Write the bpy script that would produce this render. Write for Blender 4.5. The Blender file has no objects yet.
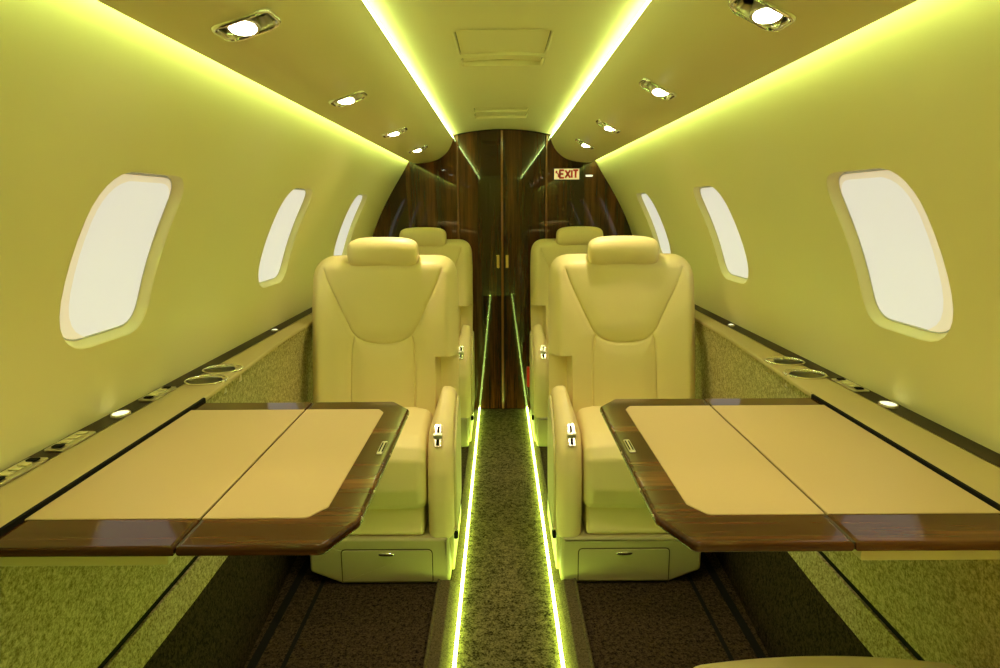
import bpy, bmesh, math, random
import numpy as np
from mathutils import Vector, Matrix
from mathutils.geometry import delaunay_2d_cdt

random.seed(4)
scene = bpy.context.scene
COL = scene.collection
Y0, Y1 = -1.3, 3.56          # cabin behind the camera .. front of the bulkhead

# ------------------------------------------------------------------ materials
def new_mat(name):
    m = bpy.data.materials.new(name); m.use_nodes = True
    nt = m.node_tree
    return m, nt, nt.nodes['Principled BSDF']

def node(nt, kind, **kw):
    n = nt.nodes.new(kind)
    for k, v in kw.items():
        if k in n.inputs: n.inputs[k].default_value = v
        else: setattr(n, k, v)
    return n

def plain(name, col, rough=.5, metal=0., coat=0., spec=.5, bump=0., scale=300., var=.0, detail=3.):
    m, nt, b = new_mat(name)
    b.inputs['Base Color'].default_value = (*col, 1)
    b.inputs['Roughness'].default_value = rough
    b.inputs['Metallic'].default_value = metal
    b.inputs['Coat Weight'].default_value = coat
    b.inputs['Coat Roughness'].default_value = .05
    b.inputs['Specular IOR Level'].default_value = spec
    if bump or var:
        tc = node(nt, 'ShaderNodeTexCoord')
        nz = node(nt, 'ShaderNodeTexNoise', Scale=scale, Detail=detail)
        nt.links.new(tc.outputs['Object'], nz.inputs['Vector'])
        if bump:
            bp = node(nt, 'ShaderNodeBump', Strength=bump, Distance=.002)
            nt.links.new(nz.outputs['Fac'], bp.inputs['Height'])
            nt.links.new(bp.outputs['Normal'], b.inputs['Normal'])
        if var:
            cr = node(nt, 'ShaderNodeValToRGB')
            cr.color_ramp.elements[0].position = .35; cr.color_ramp.elements[1].position = .65
            cr.color_ramp.elements[0].color = (*[c*(1-var) for c in col], 1)
            cr.color_ramp.elements[1].color = (*[min(1, c*(1+var)) for c in col], 1)
            nt.links.new(nz.outputs['Fac'], cr.inputs['Fac'])
            nt.links.new(cr.outputs['Color'], b.inputs['Base Color'])
    return m

def emitter(name, col, strength, base=(.8, .8, .8)):
    m, nt, b = new_mat(name)
    b.inputs['Base Color'].default_value = (*base, 1)
    b.inputs['Roughness'].default_value = .4
    b.inputs['Emission Color'].default_value = (*col, 1)
    b.inputs['Emission Strength'].default_value = strength
    return m

def wood(name, c0, c1, c2, axis, rough=.12, scale=9., coat=.6, spec=.4):
    """glossy veneer; the grain runs along the given axis"""
    m, nt, b = new_mat(name)
    tc = node(nt, 'ShaderNodeTexCoord')
    mp = node(nt, 'ShaderNodeMapping')
    s = [1., 1., 1.]; s[axis] = .045
    mp.inputs['Scale'].default_value = s
    n1 = node(nt, 'ShaderNodeTexNoise', Scale=scale, Detail=5., Roughness=.6)
    n2 = node(nt, 'ShaderNodeTexNoise', Scale=scale*9, Detail=6., Roughness=.7)
    nt.links.new(tc.outputs['Object'], mp.inputs['Vector'])
    nt.links.new(mp.outputs['Vector'], n1.inputs['Vector'])
    nt.links.new(mp.outputs['Vector'], n2.inputs['Vector'])
    mx = node(nt, 'ShaderNodeMath', operation='MULTIPLY_ADD')
    mx.inputs[1].default_value = .45
    nt.links.new(n2.outputs['Fac'], mx.inputs[0]); nt.links.new(n1.outputs['Fac'], mx.inputs[2])
    cr = node(nt, 'ShaderNodeValToRGB')
    e = cr.color_ramp.elements
    e[0].position = .5; e[0].color = (*c0, 1)
    e[1].position = .92; e[1].color = (*c2, 1)
    k = e.new(.7); k.color = (*c1, 1)
    nt.links.new(mx.outputs[0], cr.inputs['Fac'])
    nt.links.new(cr.outputs['Color'], b.inputs['Base Color'])
    b.inputs['Roughness'].default_value = rough
    b.inputs['Coat Weight'].default_value = coat
    b.inputs['Specular IOR Level'].default_value = spec
    b.inputs['Coat Roughness'].default_value = .03
    return m

def carpet(name, c0, c1, scale=420., strength=1.0, stretch=None):
    m, nt, b = new_mat(name)
    tc = node(nt, 'ShaderNodeTexCoord')
    vec = tc.outputs['Object']
    if stretch:
        mp = node(nt, 'ShaderNodeMapping'); mp.inputs['Scale'].default_value = stretch
        nt.links.new(vec, mp.inputs['Vector']); vec = mp.outputs['Vector']
    n1 = node(nt, 'ShaderNodeTexNoise', Scale=scale, Detail=3., Roughness=.7)
    n2 = node(nt, 'ShaderNodeTexNoise', Scale=scale*.42, Detail=2., Roughness=.6)
    for n in (n1, n2): nt.links.new(vec, n.inputs['Vector'])
    mx = node(nt, 'ShaderNodeMath', operation='MULTIPLY_ADD'); mx.inputs[1].default_value = .6
    ml = node(nt, 'ShaderNodeMath', operation='MULTIPLY'); ml.inputs[1].default_value = .4
    nt.links.new(n2.outputs['Fac'], ml.inputs[0])
    nt.links.new(n1.outputs['Fac'], mx.inputs[0]); nt.links.new(ml.outputs[0], mx.inputs[2])
    cr = node(nt, 'ShaderNodeValToRGB')
    cr.color_ramp.elements[0].position = .40; cr.color_ramp.elements[0].color = (*c0, 1)
    cr.color_ramp.elements[1].position = .60; cr.color_ramp.elements[1].color = (*c1, 1)
    nt.links.new(mx.outputs[0], cr.inputs['Fac'])
    nt.links.new(cr.outputs['Color'], b.inputs['Base Color'])
    bp = node(nt, 'ShaderNodeBump', Strength=strength, Distance=.004)
    nt.links.new(mx.outputs[0], bp.inputs['Height'])
    nt.links.new(bp.outputs['Normal'], b.inputs['Normal'])
    b.inputs['Roughness'].default_value = 1.
    b.inputs['Specular IOR Level'].default_value = .05
    return m

LED = (.66, 1., .32)
M = {}
M['liner'] = plain('cream_wall_liner', (.82, .72, .40), .55, spec=.3, bump=.05, scale=700)
M['soffit'] = plain('cream_soffit', (.76, .64, .35), .5, spec=.3, bump=.05, scale=700)
M['leather'] = plain('cream_leather', (.82, .665, .35), .42, spec=.4, bump=.12, scale=520)
M['leather_inset'] = plain('tan_table_leather', (.48, .345, .165), .5, spec=.3, bump=.12, scale=600)
M['ledge'] = plain('tan_ledge_top', (.46, .35, .155), .45, spec=.3, bump=.04, scale=500)
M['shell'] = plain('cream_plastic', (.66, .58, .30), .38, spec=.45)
M['shaded_shell'] = plain('shaded_cream_plastic', (.43, .37, .19), .4, spec=.4)  # cream plastic darkened to stand for shade on the seat base
M['seam'] = plain('seam_shadow_gap', (.05, .035, .015), .8)
M['black'] = plain('black_rubber', (.010, .009, .007), .9, spec=.1)
M['chrome'] = plain('chrome', (.85, .83, .78), .12, 1.)
M['nickel'] = plain('satin_nickel', (.70, .66, .55), .28, 1.)
M['gold'] = plain('gold_plate', (.75, .55, .24), .25, 1.)
M['copper'] = wood('copper_veneer_trim', (.10, .035, .014), (.22, .08, .03), (.34, .14, .05), 2, .2)
M['mahogany'] = wood('dark_mahogany_gloss', (.010, .0028, .0010), (.042, .0115, .0036), (.15, .042, .012), 2, .02, 11., .5)
M['walnut'] = wood('walnut_table_veneer', (.020, .006, .0022), (.058, .0185, .0058), (.155, .056, .017), 0, .07, 14., .0, .25)
M['darkwood'] = wood('dark_ledge_veneer', (.014, .008, .004), (.028, .016, .007), (.05, .028, .012), 1, .4, 14., 0., .15)
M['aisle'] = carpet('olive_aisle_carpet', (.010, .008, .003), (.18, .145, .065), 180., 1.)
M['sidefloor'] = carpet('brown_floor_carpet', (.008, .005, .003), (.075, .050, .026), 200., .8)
M['kerb'] = carpet('brown_kerb_strip', (.05, .04, .02), (.13, .10, .05), 420., .3)
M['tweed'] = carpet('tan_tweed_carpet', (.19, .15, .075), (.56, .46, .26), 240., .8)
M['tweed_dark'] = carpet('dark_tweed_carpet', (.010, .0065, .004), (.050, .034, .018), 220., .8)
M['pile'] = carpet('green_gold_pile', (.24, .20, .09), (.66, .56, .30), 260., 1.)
M['cove'] = emitter('cove_led', LED, 24.5)
M['wash'] = emitter('wall_wash_led', LED, 16.)
M['aisle_led'] = emitter('aisle_led', (.62, 1., .14), 24.)
M['aisle_lens'] = emitter('aisle_led_lens', (.66, 1., .18), 11.)
M['pane'] = emitter('lit_window_pane', (1., .95, .90), .47, (.5, .5, .49))
M['pane_edge'] = emitter('peach_pane_border', (1., .84, .62), .42, (.6, .55, .45))
M['lens'] = emitter('spot_lens', (1., .93, .74), 30.)
M['lamp_white'] = emitter('lit_button', (1., .97, .72), .9)
M['exit_face'] = emitter('exit_sign_face', (1., .74, .32), .55, (.8, .62, .30))
M['red'] = plain('red_sign_letters', (.72, .05, .008), .5)
M['redtab'] = plain('red_tab', (.75, .02, .02), .5)

# ------------------------------------------------------------------ object helpers
def link(name, bm, mat, parent=None, smooth=35., mats=None, wn=True):
    me = bpy.data.meshes.new(name)
    bmesh.ops.recalc_face_normals(bm, faces=bm.faces[:])
    bm.to_mesh(me); bm.free()
    for mm in (mats or [mat]): me.materials.append(mm)
    if smooth is not None and len(me.polygons):
        me.polygons.foreach_set('use_smooth', [True]*len(me.polygons))
        me.set_sharp_from_angle(angle=math.radians(smooth))
    o = bpy.data.objects.new(name, me); COL.objects.link(o)
    if parent is not None: o.parent = parent
    if wn and smooth is not None:
        md = o.modifiers.new('normals', 'WEIGHTED_NORMAL'); md.keep_sharp = True; md.weight = 100
    return o

def tag(o, label, cat, group=None, kind=None):
    o['label'] = label; o['category'] = cat
    if group: o['group'] = group
    if kind: o['kind'] = kind
    return o

def empty(name, loc=(0, 0, 0)):
    o = bpy.data.objects.new(name, None); COL.objects.link(o); o.location = loc
    o.empty_display_size = .05
    return o

def copy_tree(o, parent=None):
    c = o.copy(); COL.objects.link(c)
    if parent is not None: c.parent = parent
    for ch in list(o.children): copy_tree(ch, c)
    return c

def box(bm, x0, x1, y0, y1, z0, z1, bev=0., seg=2):
    r = bmesh.ops.create_cube(bm, size=1.)
    vs = r['verts']
    for v in vs:
        v.co = ((x0+x1)/2+v.co.x*(x1-x0), (y0+y1)/2+v.co.y*(y1-y0), (z0+z1)/2+v.co.z*(z1-z0))
    if bev:
        es = list({e for v in vs for e in v.link_edges})
        bmesh.ops.bevel(bm, geom=es, offset=bev, segments=seg, profile=.5, affect='EDGES')
    return bm

def cyl(bm, p0, p1, r0, r1=None, n=24, caps=True):
    r1 = r0 if r1 is None else r1
    p0, p1 = Vector(p0), Vector(p1); d = p1-p0
    q = Vector((0, 0, 1)).rotation_difference(d.normalized()).to_matrix().to_4x4()
    bmesh.ops.create_cone(bm, cap_ends=caps, segments=n, radius1=r0, radius2=r1, depth=d.length,
                          matrix=Matrix.Translation((p0+p1)/2) @ q)
    return bm

def offset_loop(pts, d):
    """inset a CCW loop by d along averaged normals"""
    P = np.array(pts, float); n = len(P)
    out = np.zeros_like(P)
    for i in range(n):
        a = P[i]-P[i-1]; b = P[(i+1) % n]-P[i]
        na = np.array([-a[1], a[0]])/max(np.linalg.norm(a), 1e-9)
        nb = np.array([-b[1], b[0]])/max(np.linalg.norm(b), 1e-9)
        m = na+nb; k = max(1+na@nb, .35)
        out[i] = P[i]+m/k*d
    return out

def ccw(pts):
    P = np.array(pts, float)
    a = np.sum(P[:, 0]*np.roll(P[:, 1], -1)-np.roll(P[:, 0], -1)*P[:, 1])
    return P if a > 0 else P[::-1]

def round_corners(pts, radii, n=5):
    P = [np.array(p, float) for p in pts]; N = len(P); out = []
    if not hasattr(radii, '__len__'): radii = [radii]*N
    for i in range(N):
        p, a, b = P[i], P[i-1], P[(i+1) % N]; r = radii[i]
        if r <= 0: out.append(p); continue
        u = (a-p)/np.linalg.norm(a-p); v = (b-p)/np.linalg.norm(b-p)
        ang = math.acos(max(-1, min(1, u@v))); t = r/math.tan(ang/2)
        t = min(t, .49*np.linalg.norm(a-p), .49*np.linalg.norm(b-p))
        p0, p1 = p+u*t, p+v*t
        for k in range(n+1):
            s = k/n
            out.append((1-s)**2*p0+2*s*(1-s)*p+s*s*p1)
    return [tuple(q) for q in out]

def prism(bm, outline, t0, t1, r, put, n=4, mid=0):
    """outline (2D) extruded from t0 to t1, both rims rounded with radius r; put(a,b,t) gives the point"""
    P = ccw(outline); rings = []
    if r > 0:
        for k in range(n+1):
            a = math.pi/2*k/n
            rings.append((r*(1-math.sin(a)), t0+r*(1-math.cos(a))))
        for k in range(1, mid): rings.append((0, t0+r+(t1-t0-2*r)*k/mid))
        for k in range(n+1):
            a = math.pi/2*(1-k/n)
            rings.append((r*(1-math.sin(a)), t1-r*(1-math.cos(a))))
    else: rings = [(0, t0), (0, t1)]
    loops = []
    for ins, t in rings:
        Q = offset_loop(P, ins) if ins > 1e-9 else P
        loops.append([bm.verts.new(put(a, b, t)) for a, b in Q])
    for A, B in zip(loops, loops[1:]):
        for i in range(len(A)):
            j = (i+1) % len(A)
            bm.faces.new((A[i], A[j], B[j], B[i]))
    for L, rev in ((loops[0], True), (loops[-1], False)):
        bm.faces.new(L[::-1] if rev else L)
    return bm

def superellipsoid(bm, c, size, ex=.35, ez=.5, nu=40, nv=24):
    def sp(v, e): return math.copysign(abs(v)**e, v)
    vs = []
    for j in range(1, nv):
        t = -math.pi/2+math.pi*j/nv
        vs.append([bm.verts.new((c[0]+size[0]/2*sp(math.sin(t), ex),
                                 c[1]+size[1]/2*sp(math.cos(t), ex)*sp(math.cos(2*math.pi*i/nu), ez),
                                 c[2]+size[2]/2*sp(math.cos(t), ex)*sp(math.sin(2*math.pi*i/nu), ez))) for i in range(nu)])
    for A, B in zip(vs, vs[1:]):
        for i in range(nu):
            j = (i+1) % nu; bm.faces.new((A[i], A[j], B[j], B[i]))
    bm.faces.new(vs[0][::-1]); bm.faces.new(vs[-1])
    return bm

def inside(p, loop):
    x, y = p; c = False; n = len(loop)
    for i in range(n):
        x0, y0 = loop[i]; x1, y1 = loop[i-1]
        if (y0 > y) != (y1 > y) and x < (x1-x0)*(y-y0)/(y1-y0)+x0: c = not c
    return c

def cdt(points, loops, keep):
    V = [Vector(p) for p in points]; E = []
    for L in loops:
        b = len(V); V += [Vector(p) for p in L]
        E += [(b+i, b+(i+1) % len(L)) for i in range(len(L))]
    v, e, f, *_ = delaunay_2d_cdt(V, E, [], 0, 1e-6)
    F = []
    for t in f:
        c = sum((v[i] for i in t), Vector((0, 0)))/len(t)
        if keep(c): F.append(t)
    return v, F

def sheet(name, us, vs, holes, put, mat, parent=None, normal=None, lines=()):
    """surface over a (u,v) grid with holes cut out; put(u,v) -> point"""
    rect = [(u, vs[0]) for u in us]+[(us[-1], v) for v in vs[1:]]+[(u, vs[-1]) for u in us[-2::-1]]+[(us[0], v) for v in vs[-2:0:-1]]
    pts = []
    for u in us[1:-1]:
        for v in vs[1:-1]:
            ok = True
            for h in holes:
                H = np.array(h)
                if inside((u, v), h) or np.min((H[:, 0]-u)**2+(H[:, 1]-v)**2) < .012**2: ok = False; break
            if ok: pts.append((u, v))
    V, F = cdt(pts, [rect]+list(holes), lambda c: not any(inside((c.x, c.y), h) for h in holes))
    bm = bmesh.new()
    vv = [bm.verts.new(put(p.x, p.y)) for p in V]
    for t in F:
        try: bm.faces.new([vv[i] for i in t])
        except ValueError: pass
    bmesh.ops.delete(bm, geom=[v for v in bm.verts if not v.link_faces], context='VERTS')
    me_uv = [(p.x, p.y) for p in V]
    o = link(name, bm, mat, parent, smooth=60, wn=False)
    return o

def strip_loft(bm, sections):
    """sections: list of loops of equal length, open strips; joins neighbours"""
    L = [[bm.verts.new(p) for p in s] for s in sections]
    for A, B in zip(L, L[1:]):
        for i in range(len(A)-1): bm.faces.new((A[i], A[i+1], B[i+1], B[i]))
    return bm

def ring_loft(bm, loops):
    L = [[bm.verts.new(p) for p in s] for s in loops]
    for A, B in zip(L, L[1:]):
        for i in range(len(A)):
            j = (i+1) % len(A); bm.faces.new((A[i], A[j], B[j], B[i]))
    return bm

def extrude_profile(bm, prof, y0, y1, closed=False, sx=1, ny=1):
    ys = [y0+(y1-y0)*k/ny for k in range(ny+1)]
    P = [(sx*x, z) for x, z in prof]
    if closed: P = P+[P[0]]
    L = [[bm.verts.new((x, y, z)) for x, z in P[:(-1 if closed else None)]] for y in ys]
    n = len(L[0])
    for A, B in zip(L, L[1:]):
        for i in range(n if closed else n-1):
            j = (i+1) % n; bm.faces.new((A[i], A[j], B[j], B[i]))
    if closed:
        bm.faces.new(L[0]); bm.faces.new(L[-1][::-1])
    return bm

# ------------------------------------------------------------------ cabin cross-section
_pz = [.62, .735, .79, .85, .95, 1.05, 1.15, 1.25, 1.30, 1.34, 1.38, 1.44]
_px = [.757, .743, .728, .707, .685, .648, .605, .540, .505, .482, .464, .445]
_co = np.polyfit(_pz, _px, 4)
def wx(z):
    t = min(1, max(0, (z-1.16)/.20))
    return float(np.polyval(_co, z))-.004*t*t*(3-2*t)
def wn(z):                                   # outward normal (x,z) of the wall
    d = (wx(z+.004)-wx(z-.004))/.008; n = math.hypot(1, d)
    return 1/n, -d/n
def wall_pt(s, y, z, depth=0.):
    nx, nz = wn(z)
    return (s*(wx(z)+nx*depth), y, z+nz*depth)

WIN = {-1: [1.150, 2.015, 2.89], 1: [1.168, 2.045, 2.93]}
def win_loop(yc, inset=0., n=7):
    hw, z0, z1 = .134-inset, .872+inset, 1.160-inset
    pts = [(yc-hw, z0), (yc+hw, z0), (yc+hw, z1), (yc-hw, z1)]
    L = round_corners(pts, [max(.02, r-inset) for r in (.092, .062, .062, .074)], n)
    bow = lambda p: (p[0]-.011*max(0, 1-((p[1]-1.02)/.14)**2)*min(1, max(0, (yc-p[0])/.10)), p[1])   # the near side bows out
    # straight sides get extra points so that they follow the curved wall
    out = []
    for i, p in enumerate(L):
        q = L[(i+1) % len(L)]; out.append(p)
        d = math.dist(p, q)
        k = int(d/.03)
        for t in range(1, k): out.append((p[0]+(q[0]-p[0])*t/k, p[1]+(q[1]-p[1])*t/k))
    return [bow(p) for p in out]

def frange(a, b, d):
    n = max(1, round((b-a)/d)); return [a+(b-a)*i/n for i in range(n+1)]

wi = 0
for s, side in ((-1, 'left'), (1, 'right')):
    holes = [win_loop(y) for y in WIN[s]]
    o = sheet('wall_'+side, frange(Y0, Y1, .045), frange(.70, 1.44, .03), holes,
              lambda u, v, s=s: wall_pt(s, u, v), M['liner'])
    tag(o, f'curved cream cabin sidewall on the {side}, washed with yellow-green light', 'wall', kind='structure')
    for k, yc in enumerate(WIN[s]):
        wi += 1
        place = ('nearest the camera', 'second from the camera', 'farthest, beside the bulkhead')[k]
        # reveal: rounded lip then a funnel to the pane
        bm = bmesh.new()
        steps = [(0, 0), (.0008, .0006), (.0020, .0022), (.0032, .005), (.0050, .010), (.0080, .016), (.0095, .021)]
        N = len(win_loop(yc)); base = np.array(win_loop(yc))
        P = ccw(base)
        loops = [[wall_pt(s, a, b, dep) for a, b in offset_loop(P, ins)] for ins, dep in steps]
        ring_loft(bm, loops)
        w = link(f'window_{wi}', bm, M['liner'], smooth=70)
        tag(w, f'rounded rectangular cabin window glowing white in the {side} wall, {place}', 'window', kind='structure')
        bm = bmesh.new()
        loops = [[wall_pt(s, a, b, dep) for a, b in offset_loop(P, ins)] for ins, dep in [(.0095, .0180), (.0112, .0172), (.0124, .0182)]]
        ring_loft(bm, loops)
        link('window_seal', bm, plain('grey_window_seal', (.62, .62, .56), .5), w)
        inner = [tuple(q) for q in offset_loop(P, .0095)]
        ys = [p[0] for p in inner]; zs = [p[1] for p in inner]
        pts = [(a, b) for a in frange(min(ys), max(ys), .03)[1:-1] for b in frange(min(zs), max(zs), .03)[1:-1]
               if inside((a, b), [tuple(q) for q in offset_loop(P, .03)])]
        V, F = cdt(pts, [inner], lambda c: inside((c.x, c.y), inner))
        bm = bmesh.new(); vv = [bm.verts.new(wall_pt(s, p.x, p.y, .0185)) for p in V]
        for t in F: bm.faces.new([vv[i] for i in t])
        link('window_pane', bm, M['pane'], w)
        if k == 0:      # peach emissive band along near and top pane edges, nearest windows only
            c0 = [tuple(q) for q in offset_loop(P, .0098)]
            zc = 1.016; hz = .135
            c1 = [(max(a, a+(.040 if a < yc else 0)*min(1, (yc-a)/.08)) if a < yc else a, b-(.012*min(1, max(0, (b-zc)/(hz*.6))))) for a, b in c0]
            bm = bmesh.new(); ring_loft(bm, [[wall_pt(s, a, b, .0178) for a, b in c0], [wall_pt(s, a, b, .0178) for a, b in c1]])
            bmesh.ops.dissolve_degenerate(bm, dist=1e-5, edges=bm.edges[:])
            bb = link('pane_border', bm, M['pane_edge'], w); bb['label'] = 'peach border of the window pane'

# ------------------------------------------------------------------ ceiling panel (arched) with hatches
def ceil_z(x): return 1.4985-.45*min(abs(x), .256)**2
def rrect(x0, x1, y0, y1, r, n=5): return round_corners([(x0, y0), (x1, y0), (x1, y1), (x0, y1)], r, n)
HATCH = [(-.118, .108, 1.600, 1.850), (-.118, .108, 1.872, 1.985), (-.118, .104, 2.77, 2.90), (-.122, .108, 2.93, 3.10)]
holes = [rrect(*h, .016) for h in HATCH]
o = sheet('ceiling', frange(-.315, .315, .03), frange(Y0, Y1, .06), holes, lambda u, v: (u, v, ceil_z(u)), M['soffit'])
tag(o, 'arched cream ceiling panel between the two glowing cove lights', 'ceiling', kind='structure')
hl = ['large flush ceiling hatch with rounded corners, nearest the camera', 'sunken slot panel just behind the large ceiling hatch',
      'narrow ceiling hatch toward the bulkhead, the nearer of its pair', 'shallow ceiling hatch closest to the wood bulkhead']
for h, lab, dep in zip(HATCH, hl, (.0015, .010, .004, .006)):
    L = ccw(rrect(*h, .016)); bm = bmesh.new()
    ring_loft(bm, [[(a, b, ceil_z(a)-.0005) for a, b in offset_loop(L, -.003)], [(a, b, ceil_z(a)-.0020) for a, b in offset_loop(L, -.0005)],
                   [(a, b, ceil_z(a)-.0015) for a, b in offset_loop(L, .0015)], [(a, b, ceil_z(a)+.004+dep) for a, b in offset_loop(L, .003)]])
    f = link('ceiling_hatch', bm, M['soffit'], smooth=50)
    tag(f, lab, 'ceiling hatch', 'hatches in the ceiling panel')
    bm = bmesh.new()
    xs = frange(h[0]+.005, h[1]-.005, .02)
    strip_loft(bm, [[(x, h[2]+.005, ceil_z(x)+dep) for x in xs], [(x, h[3]-.005, ceil_z(x)+dep) for x in xs]])
    link('hatch_panel', bm, M['soffit'], f)

# ------------------------------------------------------------------ overhead soffits
def soffit_pts():
    ctrl = [(.249, 1.452), (.253, 1.442), (.261, 1.422), (.274, 1.398), (.295, 1.374), (.322, 1.354), (.352, 1.3415), (.385, 1.334), (.420, 1.330), (.450, 1.3285), (.461, 1.329)]
    out = []
    n = len(ctrl)
    for i in range(n-1):
        p0 = np.array(ctrl[max(0, i-1)]); p1 = np.array(ctrl[i]); p2 = np.array(ctrl[i+1]); p3 = np.array(ctrl[min(n-1, i+2)])
        for k in range(4):
            t = k/4
            out.append(.5*((2*p1)+(-p0+p2)*t+(2*p0-5*p1+4*p2-p3)*t*t+(-p0+3*p1-3*p2+p3)*t**3))
    out.append(np.array(ctrl[-1]))
    return np.array(out)
SP = soffit_pts(); SL = np.concatenate([[0], np.cumsum(np.linalg.norm(np.diff(SP, axis=0), axis=1))])
def sof(t, s, y, depth=0.):
    """point on the soffit skin at arc length t; depth > 0 goes up into it"""
    x = np.interp(t, SL, SP[:, 0]); z = np.interp(t, SL, SP[:, 1])
    e = .004
    a = np.array([np.interp(t-e, SL, SP[:, 0]), np.interp(t-e, SL, SP[:, 1])]); b = np.array([np.interp(t+e, SL, SP[:, 0]), np.interp(t+e, SL, SP[:, 1])])
    d = (b-a)/np.linalg.norm(b-a); n = np.array([-d[1], d[0]])
    if n[1] < 0: n = -n
    return (s*(x+n[0]*depth), y, z+n[1]*depth)
def t_of_x(x): return float(np.interp(x, SP[:, 0], SL))
SPOT = {-1: [.955, 1.565, 2.24, 2.87, .30, -.36], 1: [.940, 1.525, 2.195, 2.78, .29, -.36]}  # last two per side are out of view, added for frontal fill
ordn = ('nearest the camera', 'second from the camera', 'third from the camera', 'farthest, beside the bulkhead', 'added unseen above the camera for fill', 'added unseen behind the camera for fill')
for s, side in ((-1, 'left'), (1, 'right')):
    tw, yw = .034, .029
    TC = t_of_x(.352 if s < 0 else .329)
    cut = [round_corners([(TC-tw, y-yw), (TC+tw, y-yw), (TC+tw, y+yw), (TC-tw, y+yw)], .012, 4) for y in SPOT[s]]
    o = sheet('trim_1' if s < 0 else 'trim_2', list(SL[::2]), frange(Y0, Y1, .06), cut, lambda u, v, s=s: sof(u, s, v), M['soffit'])
    tag(o, f'long cream overhead soffit running along the {side} side of the ceiling', 'soffit', kind='structure')
    # upper flange of the cove and outer return behind the wall wash
    bm = bmesh.new()
    extrude_profile(bm, [(.249, 1.452), (.251, 1.453), (.256, 1.448), (.260, 1.441), (.330, 1.441)], Y0, Y1, False, s)
    link('cove_tray', bm, M['soffit'], o)
    bm = bmesh.new()
    extrude_profile(bm, [(.461, 1.329), (.4622, 1.331), (.4612, 1.334), (.456, 1.337), (.454, 1.350), (.44, 1.40)], Y0, Y1, False, s)
    link('outer_return', bm, M['soffit'], o)
    # light strips
    bm = bmesh.new(); extrude_profile(bm, [(.2500+.0030*math.cos(k*math.pi/4), 1.4558+.0030*math.sin(k*math.pi/4)) for k in range(8)], Y0+.02, Y1-.02, True, s)
    c = link('light_strip', bm, M['cove']); tag(c, f'bright yellow-green cove light strip above the {side} soffit', 'light strip', 'strips of coloured light')
    bm = bmesh.new(); extrude_profile(bm, [(.4575, 1.3385), (.4665, 1.3445), (.4660, 1.3455), (.4570, 1.3395)], Y0+.02, Y1-.02, True, s)
    c = link('light_strip', bm, M['wash']); tag(c, f'yellow-green light strip behind the {side} soffit, washing down the {side} wall', 'light strip', 'strips of coloured light')
    for y, pos, L in zip(SPOT[s], ordn, cut):
        cx, _, cz = sof(TC, s, y)
        root = empty('spotlight', (0, 0, 0))
        tag(root, f'square chrome spotlight in the {side} soffit, {pos}', 'spotlight', 'spotlights in the soffits')
        P = ccw(L); bm = bmesh.new()
        ring_loft(bm, [[sof(a, s, b, d) for a, b in offset_loop(P, i)] for i, d in
                       [(-.0075, -.0003), (-.0072, -.003), (-.0058, -.0052), (-.0040, -.0058), (-.0020, -.0050), (-.0003, -.002), (.001, .003), (.003, .030)]])
        link('bezel', bm, M['chrome'], root, smooth=60)
        bm = bmesh.new(); bm.faces.new([bm.verts.new(sof(a, s, b, .030)) for a, b in offset_loop(P, .003)])
        link('recess_back', bm, M['black'], root)
        # tilting lamp barrel
        axis = Vector((-s*.10, -.22, -1)).normalized()
        c0 = Vector(sof(TC, s, y, .022)); 
        bm = bmesh.new(); p1 = c0+axis*.024
        cyl(bm, c0, p1, .017, .0225, 32, True)
        cyl(bm, p1, p1+axis*.002, .0225, .0215, 32, True)
        link('lamp_barrel', bm, M['nickel'], root, smooth=40)
        bm = bmesh.new(); cyl(bm, p1+axis*.0021, p1+axis*.0036, .0180, .0168, 32, True)
        link('lens', bm, M['lens'], root)
        ld = bpy.data.lights.new('spot_beam', 'SPOT'); ld.energy = 9.6; ld.color = (1., .80, .50)
        ld.spot_size = math.radians(95); ld.spot_blend = .9; ld.shadow_soft_size = .02
        lo = bpy.data.objects.new('spot_beam', ld); COL.objects.link(lo); lo.parent = root
        lo.location = p1+axis*.006
        lo.rotation_euler = Vector((0, 0, -1)).rotation_difference(Vector((-s*.05, -.05, -1)).normalized()).to_euler()

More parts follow.
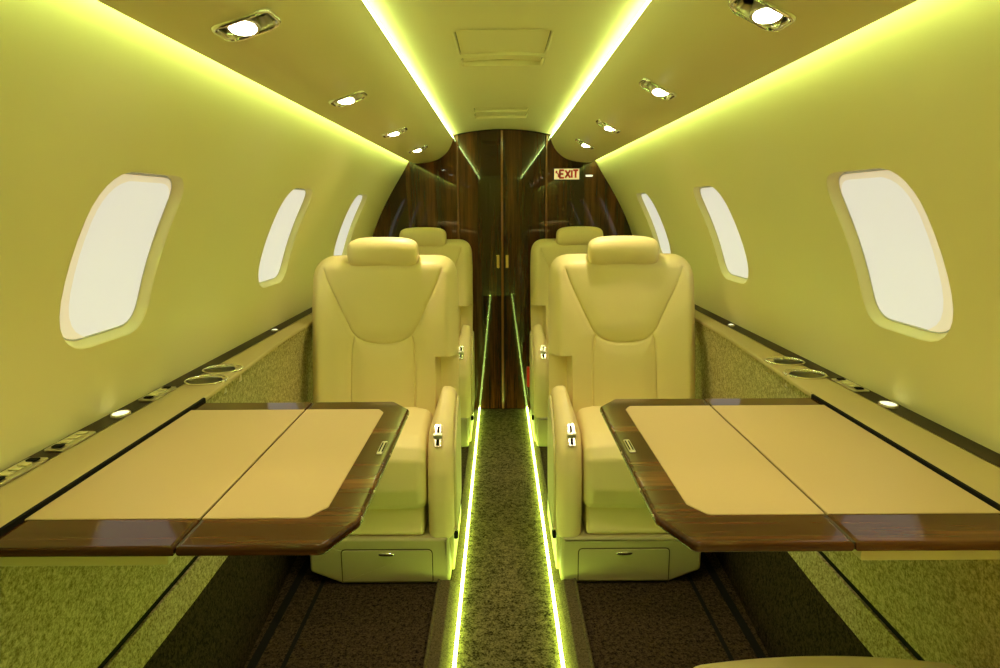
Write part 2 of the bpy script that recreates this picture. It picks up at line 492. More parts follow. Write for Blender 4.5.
# ------------------------------------------------------------------ floor
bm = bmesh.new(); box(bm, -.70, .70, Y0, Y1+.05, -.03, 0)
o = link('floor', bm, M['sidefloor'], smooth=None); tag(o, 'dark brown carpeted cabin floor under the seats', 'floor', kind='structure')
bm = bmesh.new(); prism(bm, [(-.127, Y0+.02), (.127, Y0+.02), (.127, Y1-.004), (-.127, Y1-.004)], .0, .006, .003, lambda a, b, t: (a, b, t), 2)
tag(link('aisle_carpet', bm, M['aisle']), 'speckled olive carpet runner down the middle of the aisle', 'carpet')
for s, side in ((-1, 'left'), (1, 'right')):
    bm = bmesh.new()     # the tape shines sideways and down on the carpet pile
    for k in (-1, 1): extrude_profile(bm, [(.131+k*.0044, .0165), (.131+k*.0013, .0085)], Y0+.02, Y1-.006, False, s)
    ls = tag(link('light_strip', bm, M['aisle_led'], smooth=None), f'glowing floor light strip along the {side} edge of the aisle carpet', 'light strip', 'strips of coloured light')
    bm = bmesh.new(); extrude_profile(bm, [(.1268, .0166), (.1273, .0178), (.131, .0184), (.1347, .0178), (.1352, .0166)], Y0+.02, Y1-.006, True, s)
    link('lens_cover', bm, M['aisle_lens'], ls)
    bm = bmesh.new(); extrude_profile(bm, [(.1298, 0), (.1298, .0085), (.1322, .0085), (.1322, 0)], Y0+.02, Y1-.006, True, s)
    link('mounting_rail', bm, M['nickel'], ls, smooth=None)
    bm = bmesh.new()
    extrude_profile(bm, [(.1340, 0), (.1340, .003), (.166, .003), (.166, 0)], 1.805, Y1-.006, True, s)
    extrude_profile(bm, [(.1385, 0), (.1385, .004), (.164, .020), (.170, .022), (.196, .022), (.1975, .0255), (.2005, .0265), (.2035, .0255), (.2045, .022), (.2045, 0)], .90, 1.800, True, s)
    tag(link('floor_kerb', bm, M['kerb'], smooth=30), f'low brown kerb beside the {side} floor light strip', 'kerb', 'kerbs along the aisle')
    for xa, xb, what in ((.546, .557, 'narrow black seat track set in the floor on the'), (.618, .640, 'black gap where the floor meets the sidewall on the')):
        bm = bmesh.new(); box(bm, min(s*xa, s*xb), max(s*xa, s*xb), .1, 3.5, -.001, .0015)
        tag(link('seat_track' if xa < .6 else 'floor_seam', bm, M['black'], smooth=None), f'{what} {side}', 'floor track', 'tracks in the cabin floor')

# ------------------------------------------------------------------ side ledges
CUP = {-1: [(.6625, 1.425), (.668, 1.527)], 1: [(.664, 1.446), (.672, 1.572)]}
def circ(x, y, r, n=28): return [(x+r*math.cos(2*math.pi*i/n), y+r*math.sin(2*math.pi*i/n)) for i in range(n)]
ZL = .730
for s, side in ((-1, 'left'), (1, 'right')):
    root = empty('side_ledge', (s*.68, 1.2, 0))
    tag(root, f'long tan side ledge with dark wood strip and carpeted panel below the {side} windows', 'side ledge', 'side ledges under the windows')
    off = Vector(root.location)
    def taper(bm):                # the ledge and its panels narrow beside the seats
        for v in bm.verts:
            if abs(v.co.x) < .675:
                t = min(1, max(0, (v.co.y-1.30)/.62))
                k = min(1, (.675-abs(v.co.x))/.04)
                v.co.x += s*.036*t*k
    X0, XM, X1 = .6125, .698, .747
    holes = [circ(x, y, .0405) for x, y in CUP[s]]
    ysl = frange(Y0, Y1, .08)
    rect = [(X0, y) for y in ysl[::-1]]+[(X1, y) for y in ysl]
    mid = [(XM, y) for y in ysl if not any(abs(y-c[1]) < .05 for c in CUP[s])]
    V, F = cdt(mid, [rect]+holes, lambda c: not any(inside((c.x, c.y), h) for h in holes))
    # split the top along the joint line between tan panel and wood strip
    for nm, mat, test in (('ledge_top', M['ledge'], 0), ('wood_strip', M['darkwood'], 1)):
        bm = bmesh.new(); vv = [bm.verts.new((s*p.x, p.y, ZL)) for p in V]
        for t in F: bm.faces.new([vv[i] for i in t])
        bmesh.ops.bisect_plane(bm, geom=bm.verts[:]+bm.edges[:]+bm.faces[:], plane_co=(s*XM, 0, 0), plane_no=(s, 0, 0), clear_outer=(test == 0), clear_inner=(test == 1))
        if test == 0:
            extrude_profile(bm, [(X0, ZL), (X0-.003, ZL-.002), (X0-.004, ZL-.006), (X0-.004, .722), (X0+.012, .719)], Y0, Y1, False, s, 60)
        else:
            for v in bm.verts: v.co.z += .0012
        taper(bm)
        bmesh.ops.translate(bm, verts=bm.verts[:], vec=-off)
        link(nm, bm, mat, root, smooth=40)
    def prof_part(nm, mat, prof):
        bm = bmesh.new(); extrude_profile(bm, prof, Y0, Y1, True, s, 60); taper(bm)
        bmesh.ops.translate(bm, verts=bm.verts[:], vec=-off)
        return link(nm, bm, mat, root, smooth=25)
    prof_part('wall_gasket', M['shell'], [(.740, ZL), (.740, ZL+.004), (.744, ZL+.007), (.748, ZL+.006), (.748, ZL)])
    bm = bmesh.new(); extrude_profile(bm, [(.6068, .712), (.6068, ZL-.0005), (.6105, ZL+.0006), (.6105, .712)], .60, 1.290, True, s)
    bmesh.ops.translate(bm, verts=bm.verts[:], vec=-off); link('table_gap_shadow', bm, M['black'], root, smooth=None)  # black strip standing in for the shadow line between table and ledge
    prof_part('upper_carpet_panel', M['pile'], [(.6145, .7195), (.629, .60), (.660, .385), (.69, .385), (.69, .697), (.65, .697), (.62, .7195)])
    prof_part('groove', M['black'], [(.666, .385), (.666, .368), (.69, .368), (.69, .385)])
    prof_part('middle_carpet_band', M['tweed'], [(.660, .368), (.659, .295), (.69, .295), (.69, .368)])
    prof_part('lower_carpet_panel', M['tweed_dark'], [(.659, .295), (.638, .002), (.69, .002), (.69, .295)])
    # cup holders
    for (x, y), nth in zip(CUP[s], ('nearer the camera', 'behind the first')):
        c = empty('cup_holder', (s*x, y, ZL))
        tag(c, f'round chrome cup holder sunk in the {side} ledge, the one {nth}', 'cup holder', 'cup holders in the ledges')
        bm = bmesh.new(); ring_loft(bm, [[(r*math.cos(2*math.pi*i/40), r*math.sin(2*math.pi*i/40), z) for i in range(40)] for r, z in
                                        [(.0455, .0005), (.0455, .003), (.0440, .0042), (.0420, .0042), (.0405, .003), (.0402, -.004)]])
        link('rim', bm, M['chrome'], c, smooth=50)
        bm = bmesh.new(); ring_loft(bm, [[(r*math.cos(2*math.pi*i/40), r*math.sin(2*math.pi*i/40), z) for i in range(40)] for r, z in
                                        [(.0402, -.004), (.0398, -.0285)]])
        link('cup', bm, M['nickel'], c, smooth=60)
        bm = bmesh.new(); prism(bm, circ(0, 0, .0397, 40), -.0295, -.0283, 0, lambda a, b, t: (a, b, t)); link('cup_mat', bm, M['black'], c)
    def switch_panel(y, lab, half=.050, n=5):
        x = .712
        p = empty('control_panel', (s*x, y, ZL+.0012)); tag(p, lab, 'control panel', 'control panels on the ledges')
        bm = bmesh.new(); prism(bm, rrect(-.016, .016, -half, half, .006), 0, .004, .0015, lambda a, b, t: (a, b, t), 2)
        link('face_plate', bm, M['nickel'], p)
        for k in range(n):
            yy = -half+.014+(2*half-.028)*k/(n-1)
            bm = bmesh.new(); prism(bm, rrect(-.008, .008, yy-.0065, yy+.0065, .003), .004, .0065, .001, lambda a, b, t: (a, b, t), 2)
            link('button', bm, M['shell'] if k % 4 else M['black'], p)
    def oval_light(y, lab, rx=.0155, ry=.021):
        p = empty('ledge_light', (s*.712, y, ZL+.0012)); tag(p, lab, 'ledge light', 'small lights on the ledges')
        bm = bmesh.new(); ring_loft(bm, [[(rx*k*math.cos(2*math.pi*i/32), ry*k*math.sin(2*math.pi*i/32), z) for i in range(32)] for k, z in [(1, 0), (1, .003), (.94, .0042), (.84, .0042), (.82, .003)]])
        link('light_rim', bm, M['nickel'], p, smooth=50)
        bm = bmesh.new(); ring_loft(bm, [[(rx*k*math.cos(2*math.pi*i/32), ry*k*math.sin(2*math.pi*i/32), z) for i in range(32)] for k, z in [(.83, .0032), (.6, .0048), (.3, .0055), (.02, .0057)]])
        link('light_lens', bm, M['lamp_white'], p, smooth=60)
    if s < 0:
        switch_panel(1.310, 'metal button panel on the left ledge between cup holders and oval light')
        oval_light(1.175, 'glowing oval light on the left ledge between two metal button panels')
        switch_panel(1.030, 'metal button panel on the left ledge, just nearer than the oval light', .045, 4)
        switch_panel(.905, 'metal button panel on the left ledge, cut by the frame edge', .050, 5)
        oval_light(2.028, 'tiny round lit lamp on the left ledge beside the front seat', .010, .011)
    else:
        switch_panel(1.345, 'metal button panel on the right ledge between cup holders and oval light')
        oval_light(1.205, 'glowing oval light on the right ledge, nearest the camera')
        oval_light(2.069, 'tiny round lit lamp on the right ledge beside the front seat', .010, .011)

# ------------------------------------------------------------------ bulkhead with double door
zz = frange(.0, 1.44, .03)
def hull_x(z): return wx(max(z, .62)) if z > .62 else .75-.12*((.62-z)/.62)**2
prof = [(hull_x(z)+.01, z) for z in zz]+[(.32, 1.52), (.26, 1.53)]
outl = prof+[(-x, z) for x, z in prof[::-1]]
bm = bmesh.new()
dx = .231
right = [(dx, 0)]+[(x, z) for x, z in prof]+[(dx, 1.53)]
prism(bm, right, Y1, Y1+.04, 0, lambda a, b, t: (a, t, b)); prism(bm, [(-x, z) for x, z in right], Y1, Y1+.04, 0, lambda a, b, t: (a, t, b))
o = link('wall_front', bm, M['mahogany'], smooth=None); tag(o, 'glossy dark mahogany bulkhead across the front of the cabin', 'wall', kind='structure')
n = 0
for s, side in ((-1, 'left'), (1, 'right')):
    n += 1
    bm = bmesh.new()
    L = [(.007, .004), (dx-.006, .004), (dx-.006, ceil_z(dx)-.003), (.16, ceil_z(.16)-.002), (.08, ceil_z(.08)-.002), (.007, ceil_z(0)-.002)]
    prism(bm, [(s*a, b) for a, b in L], Y1+.008, Y1+.035, .003, lambda a, b, t: (a, t, b), 2)
    d = link(f'door_{n}', bm, M['mahogany'], smooth=30); tag(d, f'glossy dark wood {side} leaf of the bulkhead double door', 'door', kind='structure')
    bm = bmesh.new(); prism(bm, rrect(s*.024-.0075, s*.024+.0075, .785, .855, .003), Y1+.002, Y1+.008, .0015, lambda a, b, t: (a, t, b), 2)
    link('door_plate', bm, M['gold'], d)  # small gold plate beside the meeting edge
    bm = bmesh.new(); cyl(bm, (s*.231, Y1-.002, .004), (s*.231, Y1-.002, 1.468), .0065, n=20)
    tag(link(f'trim_{n+2}', bm, M['copper']), f'thin copper-brown door jamb on the {side} of the double door', 'trim', kind='structure')
bm = bmesh.new(); cyl(bm, (-.001, Y1+.008, .006), (-.001, Y1+.008, 1.492), .0065, n=20)
tag(link('trim_5', bm, M['copper']), 'thin copper-brown meeting rail between the two door leaves', 'trim', kind='structure')
bm = bmesh.new(); box(bm, -.80, .80, Y1+.045, Y1+.06, -.03, 1.6)
tag(link('trim_6', bm, M['black'], smooth=None), 'dark backing behind the bulkhead door', 'trim', kind='structure')
# closure behind the camera
bm = bmesh.new(); prism(bm, outl, Y0-.03, Y0, 0, lambda a, b, t: (a, t, b))
tag(link('wall_back', bm, M['liner'], smooth=None), 'cream end wall of the cabin behind the camera', 'wall', kind='structure')

# exit sign
t = empty('exit_sign', (.335, Y1, 1.271)); tag(t, 'small lit cream EXIT sign with red letters on the wood bulkhead', 'exit sign')
bm = bmesh.new(); box(bm, -.069, .069, -.008, 0, -.031, .031, .003); link('sign_frame', bm, M['black'], t)
bm = bmesh.new(); box(bm, -.065, .065, -.0095, -.0075, -.027, .027, .0008, 1); link('sign_face', bm, M['exit_face'], t)
def bars(bm, segs, th):
    for (x0, z0, x1, z1) in segs:
        d = Vector((x1-x0, 0, z1-z0)); nrm = Vector((-d.z, 0, d.x)).normalized()*th/2
        c = [Vector((x0, 0, z0))+nrm, Vector((x0, 0, z0))-nrm, Vector((x1, 0, z1))-nrm, Vector((x1, 0, z1))+nrm]
        lo = [bm.verts.new(v+Vector((0, -.0095, 0))) for v in c]; hi = [bm.verts.new(v+Vector((0, -.0108, 0))) for v in c]
        bm.faces.new(hi); bm.faces.new(lo[::-1])
        for i in range(4): bm.faces.new((lo[i], lo[(i+1) % 4], hi[(i+1) % 4], hi[i]))
h = .019
bm = bmesh.new()
def L_(x, w, ss): return [(x+a*w, -h+b*2*h, x+c*w, -h+d*2*h) for a, b, c, d in ss]
bars(bm, L_(-.036, .022, [(0, 0, 0, 1), (-.12, 1, 1, 1), (0, .5, .85, .5), (-.12, 0, 1, 0)])
     + L_(-.008, .026, [(0, 0, 1, 1), (0, 1, 1, 0)]) + L_(.026, .01, [(0, 0, 0, 1)]) + L_(.033, .026, [(0, 1, 1, 1), (.5, 0, .5, 1)]), .0098)
link('sign_letters', bm, M['red'], t, smooth=None)
bm = bmesh.new(); bars(bm, [(-.058, .012, -.044, .000), (-.058, .014, -.048, .014), (-.056, .014, -.056, .004), (-.044, .0, -.044, -.016)], .0055)
link('sign_arrow', bm, M['red'], t, smooth=None)
# little lit slot lamps
for x, z, lab in ((.452, 1.262, 'small lit slot lamp just right of the EXIT sign'),):
    bm = bmesh.new(); prism(bm, rrect(x-.018, x+.018, z-.0045, z+.0045, .003), Y1-.005, Y1, .0015, lambda a, b, t: (a, t, b), 2)
    tag(link('slot_lamp', bm, M['lamp_white']), lab, 'lamp')

# ------------------------------------------------------------------ fold-out tables
def make_table(s, side, x_in, y_near, y_far):
    root = empty('fold_out_table', (s*x_in, y_near, 0))
    tag(root, f'walnut edged fold-out table with tan leather inset, on the {side} side', 'table', 'fold-out tables')
    off = Vector(root.location); put = lambda a, b, t: (s*a-off.x, b-off.y, t)
    ZT, TH = .7245, .013
    seam, xo = .387, .6067
    # inner leaf
    ol = [(x_in, y_near+.068), (x_in+.028, y_near), (seam-.0015, y_near), (seam-.0015, y_far), (x_in+.036, y_far), (x_in, y_far-.052)]
    ol = round_corners(ol, [.012, .012, 0, 0, .012, .012], 4)
    bm = bmesh.new(); prism(bm, ol, ZT-TH, ZT, .005, put, 4); leaf = link('inner_leaf', bm, M['walnut'], root, smooth=30)
    il = [(x_in+.047, y_near+.100), (x_in+.066, y_near+.070), (seam-.0015, y_near+.070), (seam-.0015, y_far-.055), (x_in+.056, y_far-.055), (x_in+.045, y_far-.075)]
    il = round_corners(il, [.010, .010, 0, 0, .008, .008], 4)
    bm = bmesh.new(); prism(bm, il, ZT-.002, ZT+.0012, .0008, put, 1); link('leather_inset', bm, M['leather_inset'], leaf)
    yc = y_near+.315
    bm = bmesh.new(); prism(bm, rrect(x_in+.010, x_in+.020, yc-.028, yc+.028, .003), ZT-.001, ZT+.0015, .0008, put, 1); link('label_plate', bm, M['nickel'], leaf)
    bm = bmesh.new()
    for k in (-1, 1): prism(bm, rrect(x_in+.0145+k*.0025-.001, x_in+.0145+k*.0025+.001, yc-.020, yc+.020, .0005), ZT+.0013, ZT+.0022, 0, put)
    link('plate_slots', bm, M['black'], leaf)
    for yy in (y_near+.08, y_near+.16, y_near+.30, y_far-.08):
        bm = bmesh.new(); bmesh.ops.create_uvsphere(bm, u_segments=16, v_segments=10, radius=.0036)
        for v in bm.verts: v.co = (s*(x_in+.001+v.co.x*.6)-off.x, yy+v.co.y*1.3-off.y, ZT-.0065+v.co.z)
        link('edge_stud', bm, M['chrome'], leaf)
    # outer leaf
    ol = [(seam+.0015, y_near), (xo, y_near), (xo, y_far), (seam+.0015, y_far)]
    bm = bmesh.new(); prism(bm, ol, ZT-TH, ZT, .005, put, 4); leaf = link('outer_leaf', bm, M['walnut'], root, smooth=30)
    il = [(seam+.0015, y_near+.070), (xo-.002, y_near+.070), (xo-.002, y_far-.055), (seam+.0015, y_far-.055)]
    bm = bmesh.new(); prism(bm, il, ZT-.002, ZT+.0012, .0008, put, 1); link('leather_inset', bm, M['leather_inset'], leaf)
    bm = bmesh.new(); box(bm, s*(seam-.001)-off.x-.0008, s*(seam-.001)-off.x+.0028, .004, y_far-y_near-.004, ZT-.011, ZT-.002)
    link('seam_gap', bm, M['seam'], root, smooth=None)
    # carriage under the outer leaf
    bm = bmesh.new(); prism(bm, [(seam+.02, y_near+.022), (xo, y_near+.022), (xo, y_far-.04), (seam+.02, y_far-.04)], .688, ZT-TH, .004, put, 3)
    link('table_carriage', bm, M['shell'], root, smooth=30)
    return root
make_table(-1, 'left', .1900, .698, 1.276)
make_table(1, 'right', .1750, .700, 1.286)

# ------------------------------------------------------------------ seats (built for the left side: aisle side is +x)
W2 = .241; ZB, ZTOP = .40, .946
RC = .22                                     # recline of the backrest
def backrest_mesh():
    """padded backrest: front sheet with seams, rounded rim, plain back sheet"""
    R = .125; bot = .36
    outline = []
    # notch for the armrest is on the aisle side (+x)
    base = [(-W2, bot), (W2, bot), (W2+.004, .60), (W2+.004, .80), (W2-.002, ZTOP), (-W2+.002, ZTOP), (-W2-.004, .78)]
    outline = round_corners(base, [.03, .03, .3, .3, R, R, .3], 10)
    P = ccw(outline)
    # resample the outline and clear spacing
    def resample(P, d):
        Q = np.vstack([P, P[:1]]); out = []
        for a, b in zip(Q, Q[1:]):
            n = max(1, int(math.ceil(np.linalg.norm(b-a)/d)))
            for k in range(n): out.append(a+(b-a)*k/n)
        return np.array(out)
    P = resample(P, .008)
    shield = [(-.193, .905), (-.178, .862), (-.150, .800), (-.122, .742), (-.100, .700), (-.070, .676), (-.035, .667), (0, .665), (.035, .667), (.070, .676), (.100, .700), (.122, .742), (.150, .800), (.178, .862), (.193, .905)]
    def smooth(c, k=5):
        c = np.array(c); out = []
        for i in range(len(c)-1):
            p0, p1, p2, p3 = c[max(0, i-1)], c[i], c[i+1], c[min(len(c)-1, i+2)]
            for t in np.arange(k)/k: out.append(.5*(2*p1+(p2-p0)*t+(2*p0-5*p1+4*p2-p3)*t*t+(-p0+3*p1-3*p2+p3)*t**3))
        out.append(c[-1]); return np.array(out)
    S1 = smooth(shield, 6)
    S2 = smooth([(-.094, .690), (-.101, .660), (-.105, .60), (-.106, .50), (-.106, .36)], 6)
    S3 = S2*np.array([-1, 1])
    def segd(pts, C):
        best = np.full(len(pts), 9.)
        for a, b in zip(C, C[1:]):
            ab = b-a; t = np.clip(((pts-a)@ab)/max(ab@ab, 1e-12), 0, 1)
            best = np.minimum(best, np.linalg.norm(pts-(a+t[:, None]*ab), axis=1))
        return best
    T, rr = .062, .050
    loop_list = []
    insets = [0, .0015, .005, .010, .018, .028, .040]
    interior = []
    step = .0065
    Pin = [tuple(q) for q in P]
    closed = np.vstack([P, P[:1]])
    g = [(x, z) for x in np.arange(-.25, .25, step) for z in np.arange(.34, .95, step)]
    g = np.array([p for p in g if inside(p, Pin)])
    dg = segd(g, closed); sg = np.minimum(np.minimum(segd(g, S1), segd(g, S2)), segd(g, S3))
    g = g[(dg > .004) & (sg > .004)]
    # seam-following points
    sp = []
    for C in (S1, S2, S3):
        C = resample(C, .006)[:-1]
        nx = np.gradient(C, axis=0); nx = np.stack([-nx[:, 1], nx[:, 0]], 1); nx /= np.linalg.norm(nx, axis=1)[:, None]+1e-9
        for k in (0, .0022, -.0022): sp.append(C+nx*k)
    sp = np.vstack(sp); sp = np.array([p for p in sp if inside(p, Pin)]); sp = sp[segd(sp, closed) > .004]
    ring = np.vstack([offset_loop(P, i) for i in (.0010, .0028)])
    pts = np.vstack([g, sp, ring])
    V, F = cdt([tuple(p) for p in pts], [Pin], lambda c: inside((c.x, c.y), Pin))
    VV = np.array([(v.x, v.y) for v in V])
    d = segd(VV, closed); sd = np.minimum(np.minimum(segd(VV, S1), segd(VV, S2)), segd(VV, S3))
    dd = np.clip(d, 0, rr); hfront = T*np.sqrt(np.clip(1-(1-dd/rr)**2.4, 0, 1))
    hback = .045*np.sqrt(np.clip(1-(1-np.clip(d, 0, .03)/.03)**2.2, 0, 1))
    groove = -.0045*np.exp(-(sd/.0028)**2)+.006*(1-np.exp(-(sd/.030)**2))
    hfront = hfront+groove*np.clip(d/.02, 0, 1)
    # side bolsters come forward, centre is slightly dished
    hfront += .016*np.clip((np.abs(VV[:, 0])-.09)/.12, 0, 1)**2*np.clip(d/.03, 0, 1)
    def ss(a, b, v): t = np.clip((v-a)/(b-a), 0, 1); return t*t*(3-2*t)
    pocket = ss(W2-.066, W2-.058, VV[:, 0])*ss(.626, .617, VV[:, 1])
    hfront = hfront*(1-.80*pocket)
    bm = bmesh.new()
    def pt(x, z, f):      # recline about the hinge at z = .42
        y = 0+(z-.42)*RC
        return (x, y-f*.976, z+f*(-.21)*-1*0)
    edge = {}
    fr = [bm.verts.new(pt(a, b, f)) for (a, b), f in zip(VV, hfront)]
    bk = [fr[i] if d[i] < 1e-5 else bm.verts.new(pt(a, b, -f)) for i, ((a, b), f) in enumerate(zip(VV, hback))]
    for t3 in F:
        bm.faces.new([fr[i] for i in t3])
        try: bm.faces.new([bk[i] for i in t3[::-1]])
        except ValueError: pass
    bmesh.ops.delete(bm, geom=[v for v in bm.verts if not v.link_faces], context='VERTS')
    return bm

XA = .2415                                    # seat half width
def make_seat(flat=False):
    root = empty('cabin_seat', (0, 0, 0))
    yz = lambda a, b, t: (t, a, b)
    # local frame: x=0 seat centre, y=0 base front, hinge at y=.335
    HY = .335
    bm = backrest_mesh()
    if flat:
        R = Matrix.Rotation(math.radians(-72), 4, 'X')
        for v in bm.verts:
            v.co = R @ (v.co-Vector((0, 0, .42)))+Vector((0, HY+.03, .42))
    else:
        for v in bm.verts: v.co.y += HY
    back = link('backrest', bm, M['leather'], root, smooth=60, wn=False)
    # headrest bolster with side ears
    bm = bmesh.new(); superellipsoid(bm, (0, 0, 0), (.232, .088, .100), .46, .86, 56, 44)
    for v in bm.verts:
        v.co.z -= .010*(1-(v.co.x/.116)**2)*0+.004*(v.co.x/.116)**2
        v.co.y -= .010*(v.co.x/.116)**2
    if flat:
        bmesh.ops.transform(bm, matrix=Matrix.Translation((0, HY+.62, .53)) @ R, verts=bm.verts[:])
    else:
        bmesh.ops.translate(bm, verts=bm.verts[:], vec=(0, HY+.075, .958))
    link('headrest', bm, M['leather'], root, smooth=60, wn=False)
    if not flat:
        for sx in (-.05, .05):
            bm = bmesh.new(); cyl(bm, (sx, HY+.118, .86), (sx, HY+.118, .955), .006, n=12)
            link('headrest_post', bm, M['chrome'], root)
    # seat cushion: side outline extruded across
    side = [(.03, .226), (.006, .250), (-.008, .30), (-.004, .385), (.022, .418), (.080, .434), (.20, .450), (.36, .460), (.42, .46), (.42, .30), (.10, .226)]
    side = round_corners(side, [.02, .02, .05, .025, .025, .05, .1, .05, .02, .02, .03], 5)
    bm = bmesh.new(); prism(bm, side, -XA+.004, XA-.076, .028, yz, 6, 16)
    for v in bm.verts:            # soft crown across the cushion
        k = 1-((v.co.x+.036)/.202)**2
        v.co.z += .012*k*min(1, max(0, (v.co.z-.30)/.12)); v.co.y -= .010*k*min(1, max(0, (.06-v.co.y)/.06))
    link('seat_cushion', bm, M['leather'], root, smooth=60)
    # fabric skirt below the cushion
    bm = bmesh.new(); prism(bm, round_corners([(.036, .240), (.012, .146), (.05, .142), (.40, .142), (.40, .240)], [.004, .02, .004, 0, 0], 4), -XA+.015, XA-.086, .012, yz, 4)
    link('skirt', bm, M['leather'], root, smooth=50)
    # armrest on the aisle side
    arm = [(.006, .136), (-.002, .26), (.004, .345), (.026, .410), (.075, .462), (.150, .512), (.215, .540), (.262, .540), (.300, .515), (.318, .46), (.318, .34), (.30, .20), (.27, .136)]
    arm = round_corners(arm, [.015, .1, .1, .1, .1, .1, .06, .05, .05, .06, .1, .06, .02], 6)
    bm = bmesh.new(); prism(bm, arm, XA-.072, XA+.004, .028, yz, 7)
    for v in bm.verts:            # the inner face leans in towards the rounded top
        if v.co.x < XA-.03:
            t = min(1, max(0, (v.co.z-.43)/.11)); v.co.x += .026*t*t*(3-2*t)*(XA-.03-v.co.x)/.042
    a = link('armrest', bm, M['leather'], root, smooth=50)
    if flat: a.location.z = -.13
    bm = bmesh.new(); prism(bm, [tuple(q) for q in offset_loop(ccw(arm), .030)], XA+.002, XA+.012, .006, yz, 3)
    link('outer_panel', bm, M['shell'], a, smooth=50)
    # recline control set in the sloping arm front
    d = Vector((0, .049, .052)).normalized(); nrm = Vector((0, -d.z, d.y))
    c = Vector((XA-.041, .054, .443))
    def ap(u, v, w): return tuple(c+Vector((u, 0, 0))+d*v+nrm*w)
    bm = bmesh.new(); prism(bm, rrect(-.0105, .0105, -.036, .036, .005), 0, .0045, .0015, ap, 2); ctl = link('recline_control', bm, M['chrome'], a, smooth=40)
    bm = bmesh.new(); prism(bm, rrect(-.0035, .0035, .008, .030, .002), .003, .0052, 0, ap); prism(bm, rrect(-.004, .004, -.032, -.012, .002), .003, .0052, 0, ap)
    link('control_slot', bm, M['black'], a, smooth=None)
    bm = bmesh.new(); cyl(bm, ap(-.0125, -.002, .007), ap(.0125, -.002, .007), .0085, n=20); link('control_knob', bm, M['nickel'], a)
    # base
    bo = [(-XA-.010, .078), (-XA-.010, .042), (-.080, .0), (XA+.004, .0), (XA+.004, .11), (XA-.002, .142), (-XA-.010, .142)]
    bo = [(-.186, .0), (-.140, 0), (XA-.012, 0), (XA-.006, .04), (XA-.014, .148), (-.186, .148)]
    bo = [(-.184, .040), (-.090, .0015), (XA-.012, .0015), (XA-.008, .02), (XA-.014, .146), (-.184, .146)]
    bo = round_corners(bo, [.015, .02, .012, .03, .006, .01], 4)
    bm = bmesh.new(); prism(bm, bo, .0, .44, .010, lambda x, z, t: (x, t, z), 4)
    b = link('base', bm, M['shaded_shell'], root, smooth=40)
    dl = round_corners([(-.088, .010), (.180, .010), (.180, .112), (-.088, .112)], [.003, .004, .014, .012], 4)
    bm = bmesh.new(); prism(bm, [tuple(q) for q in offset_loop(ccw(dl), -.0018)], -.0006, .002, 0, lambda x, z, t: (x, t, z))
    dr = link('drawer', bm, M['seam'], root, smooth=None); 
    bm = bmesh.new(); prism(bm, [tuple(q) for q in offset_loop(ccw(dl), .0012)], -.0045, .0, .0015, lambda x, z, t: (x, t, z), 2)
    link('drawer_front', bm, M['shaded_shell'], dr, smooth=40)
    bm = bmesh.new(); superellipsoid(bm, (.046, -.006, .099), (.048, .008, .012), .8, .9, 20, 14); link('drawer_latch', bm, M['chrome'], dr)
    # aisle-side fairing of the base and its latch
    fa = round_corners([(.06, .004), (.44, .004), (.44, .24), (.30, .25), (.22, .14), (.06, .14)], [.02, .02, .03, .03, .03, .02], 4)
    bm = bmesh.new(); prism(bm, fa, XA-.016, XA-.002, .004, yz, 3); link('side_fairing', bm, M['shell'], root, smooth=40)
    bm = bmesh.new(); prism(bm, rrect(.05, .075, .118, .136, .003), XA, XA+.012, .003, yz, 2); link('side_latch', bm, M['black'], root)
    return root

def mirrored(root):
    """mirror copy of a seat (aisle side on -x), sharing nothing so normals stay right"""
    r = root.copy(); COL.objects.link(r)
    def rec(o, p):
        for ch in list(o.children):
            c = ch.copy(); c.data = ch.data.copy(); COL.objects.link(c); c.parent = p
            me = c.data; n = len(me.vertices)
            a = np.empty(n*3); me.vertices.foreach_get('co', a); a[0::3] *= -1; me.vertices.foreach_set('co', a)
            me.flip_normals(); me.update()
            rec(ch, c)
    rec(root, r); return r

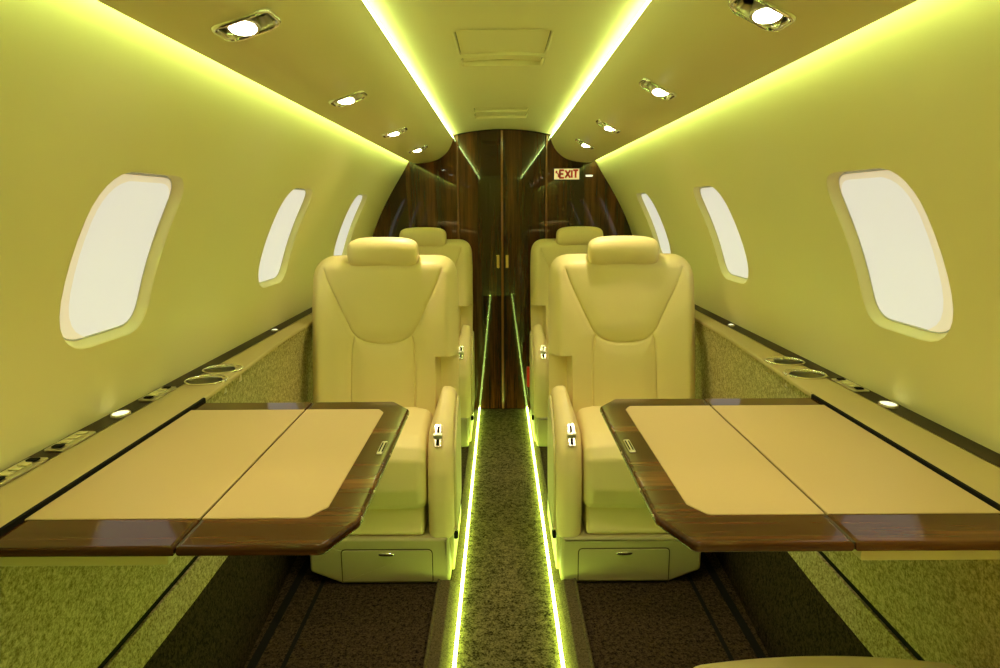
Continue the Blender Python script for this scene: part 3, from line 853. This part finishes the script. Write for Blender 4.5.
YF, PITCH = 1.815, 1.145
G = 'cream leather cabin seats'
sl = make_seat(); sl.location = (-.400, YF, 0)
tag(sl, 'cream leather seat right behind the left table, its base drawer in view', 'seat', G)
sl2 = copy_tree(sl); sl2.location = (-.397, YF+PITCH, 0)
tag(sl2, 'cream leather seat on the left, close to the wood bulkhead, behind another seat', 'seat', G)
sr = mirrored(sl); sr.location = (.392, YF, 0)
tag(sr, 'cream leather seat right behind the right table, its base drawer in view', 'seat', G)
sr2 = copy_tree(sr); sr2.location = (.384, YF+PITCH, 0)
tag(sr2, 'cream leather seat on the right, close to the wood bulkhead, with red tab', 'seat', G)
bm = bmesh.new(); prism(bm, round_corners([(.28, .215), (.325, .215), (.315, .315), (.285, .315)], .006, 3), -XA-.025, -XA-.008, .003, lambda a, b, t: (t, a, b), 2)
tb = link('pull_tab', bm, M['redtab'], sr2); tb['label'] = 'red pull tab'
# near seat: faces the bulkhead, back laid flat, only its cushion edge is in view
ns = make_seat(flat=True); ns.rotation_euler = (0, 0, math.pi); ns.location = (.404, .864, 0); ns.scale = (1, 1, 1.098)
tag(ns, 'cream leather seat cushion edge at the bottom right corner, nearest the camera', 'seat', G)

# ------------------------------------------------------------------ camera, world, view
cam = bpy.data.cameras.new('camera'); cam.sensor_width = 36; cam.lens = 36*.667
cam.clip_start = .02
co = bpy.data.objects.new('camera', cam); COL.objects.link(co); scene.camera = co
th = math.atan(126/667); roll = .006
co.matrix_world = Matrix.Translation((-.016, 0, 1.10)) @ Matrix.Rotation(math.pi/2-th, 4, 'X') @ Matrix.Rotation(-roll, 4, 'Z')
w = bpy.data.worlds.new('cabin_outside'); scene.world = w; w.use_nodes = True
w.node_tree.nodes['Background'].inputs['Color'].default_value = (.9, .95, 1, 1)
w.node_tree.nodes['Background'].inputs['Strength'].default_value = .0
scene.view_settings.view_transform = 'Standard'; scene.view_settings.look = 'None'
scene.view_settings.gamma = 1; scene.view_settings.use_curve_mapping = False
scene.view_settings.exposure = .22
scene.cycles.max_bounces = 10; scene.cycles.diffuse_bounces = 6; scene.cycles.sample_clamp_indirect = 6
scene.cycles.use_denoising = True
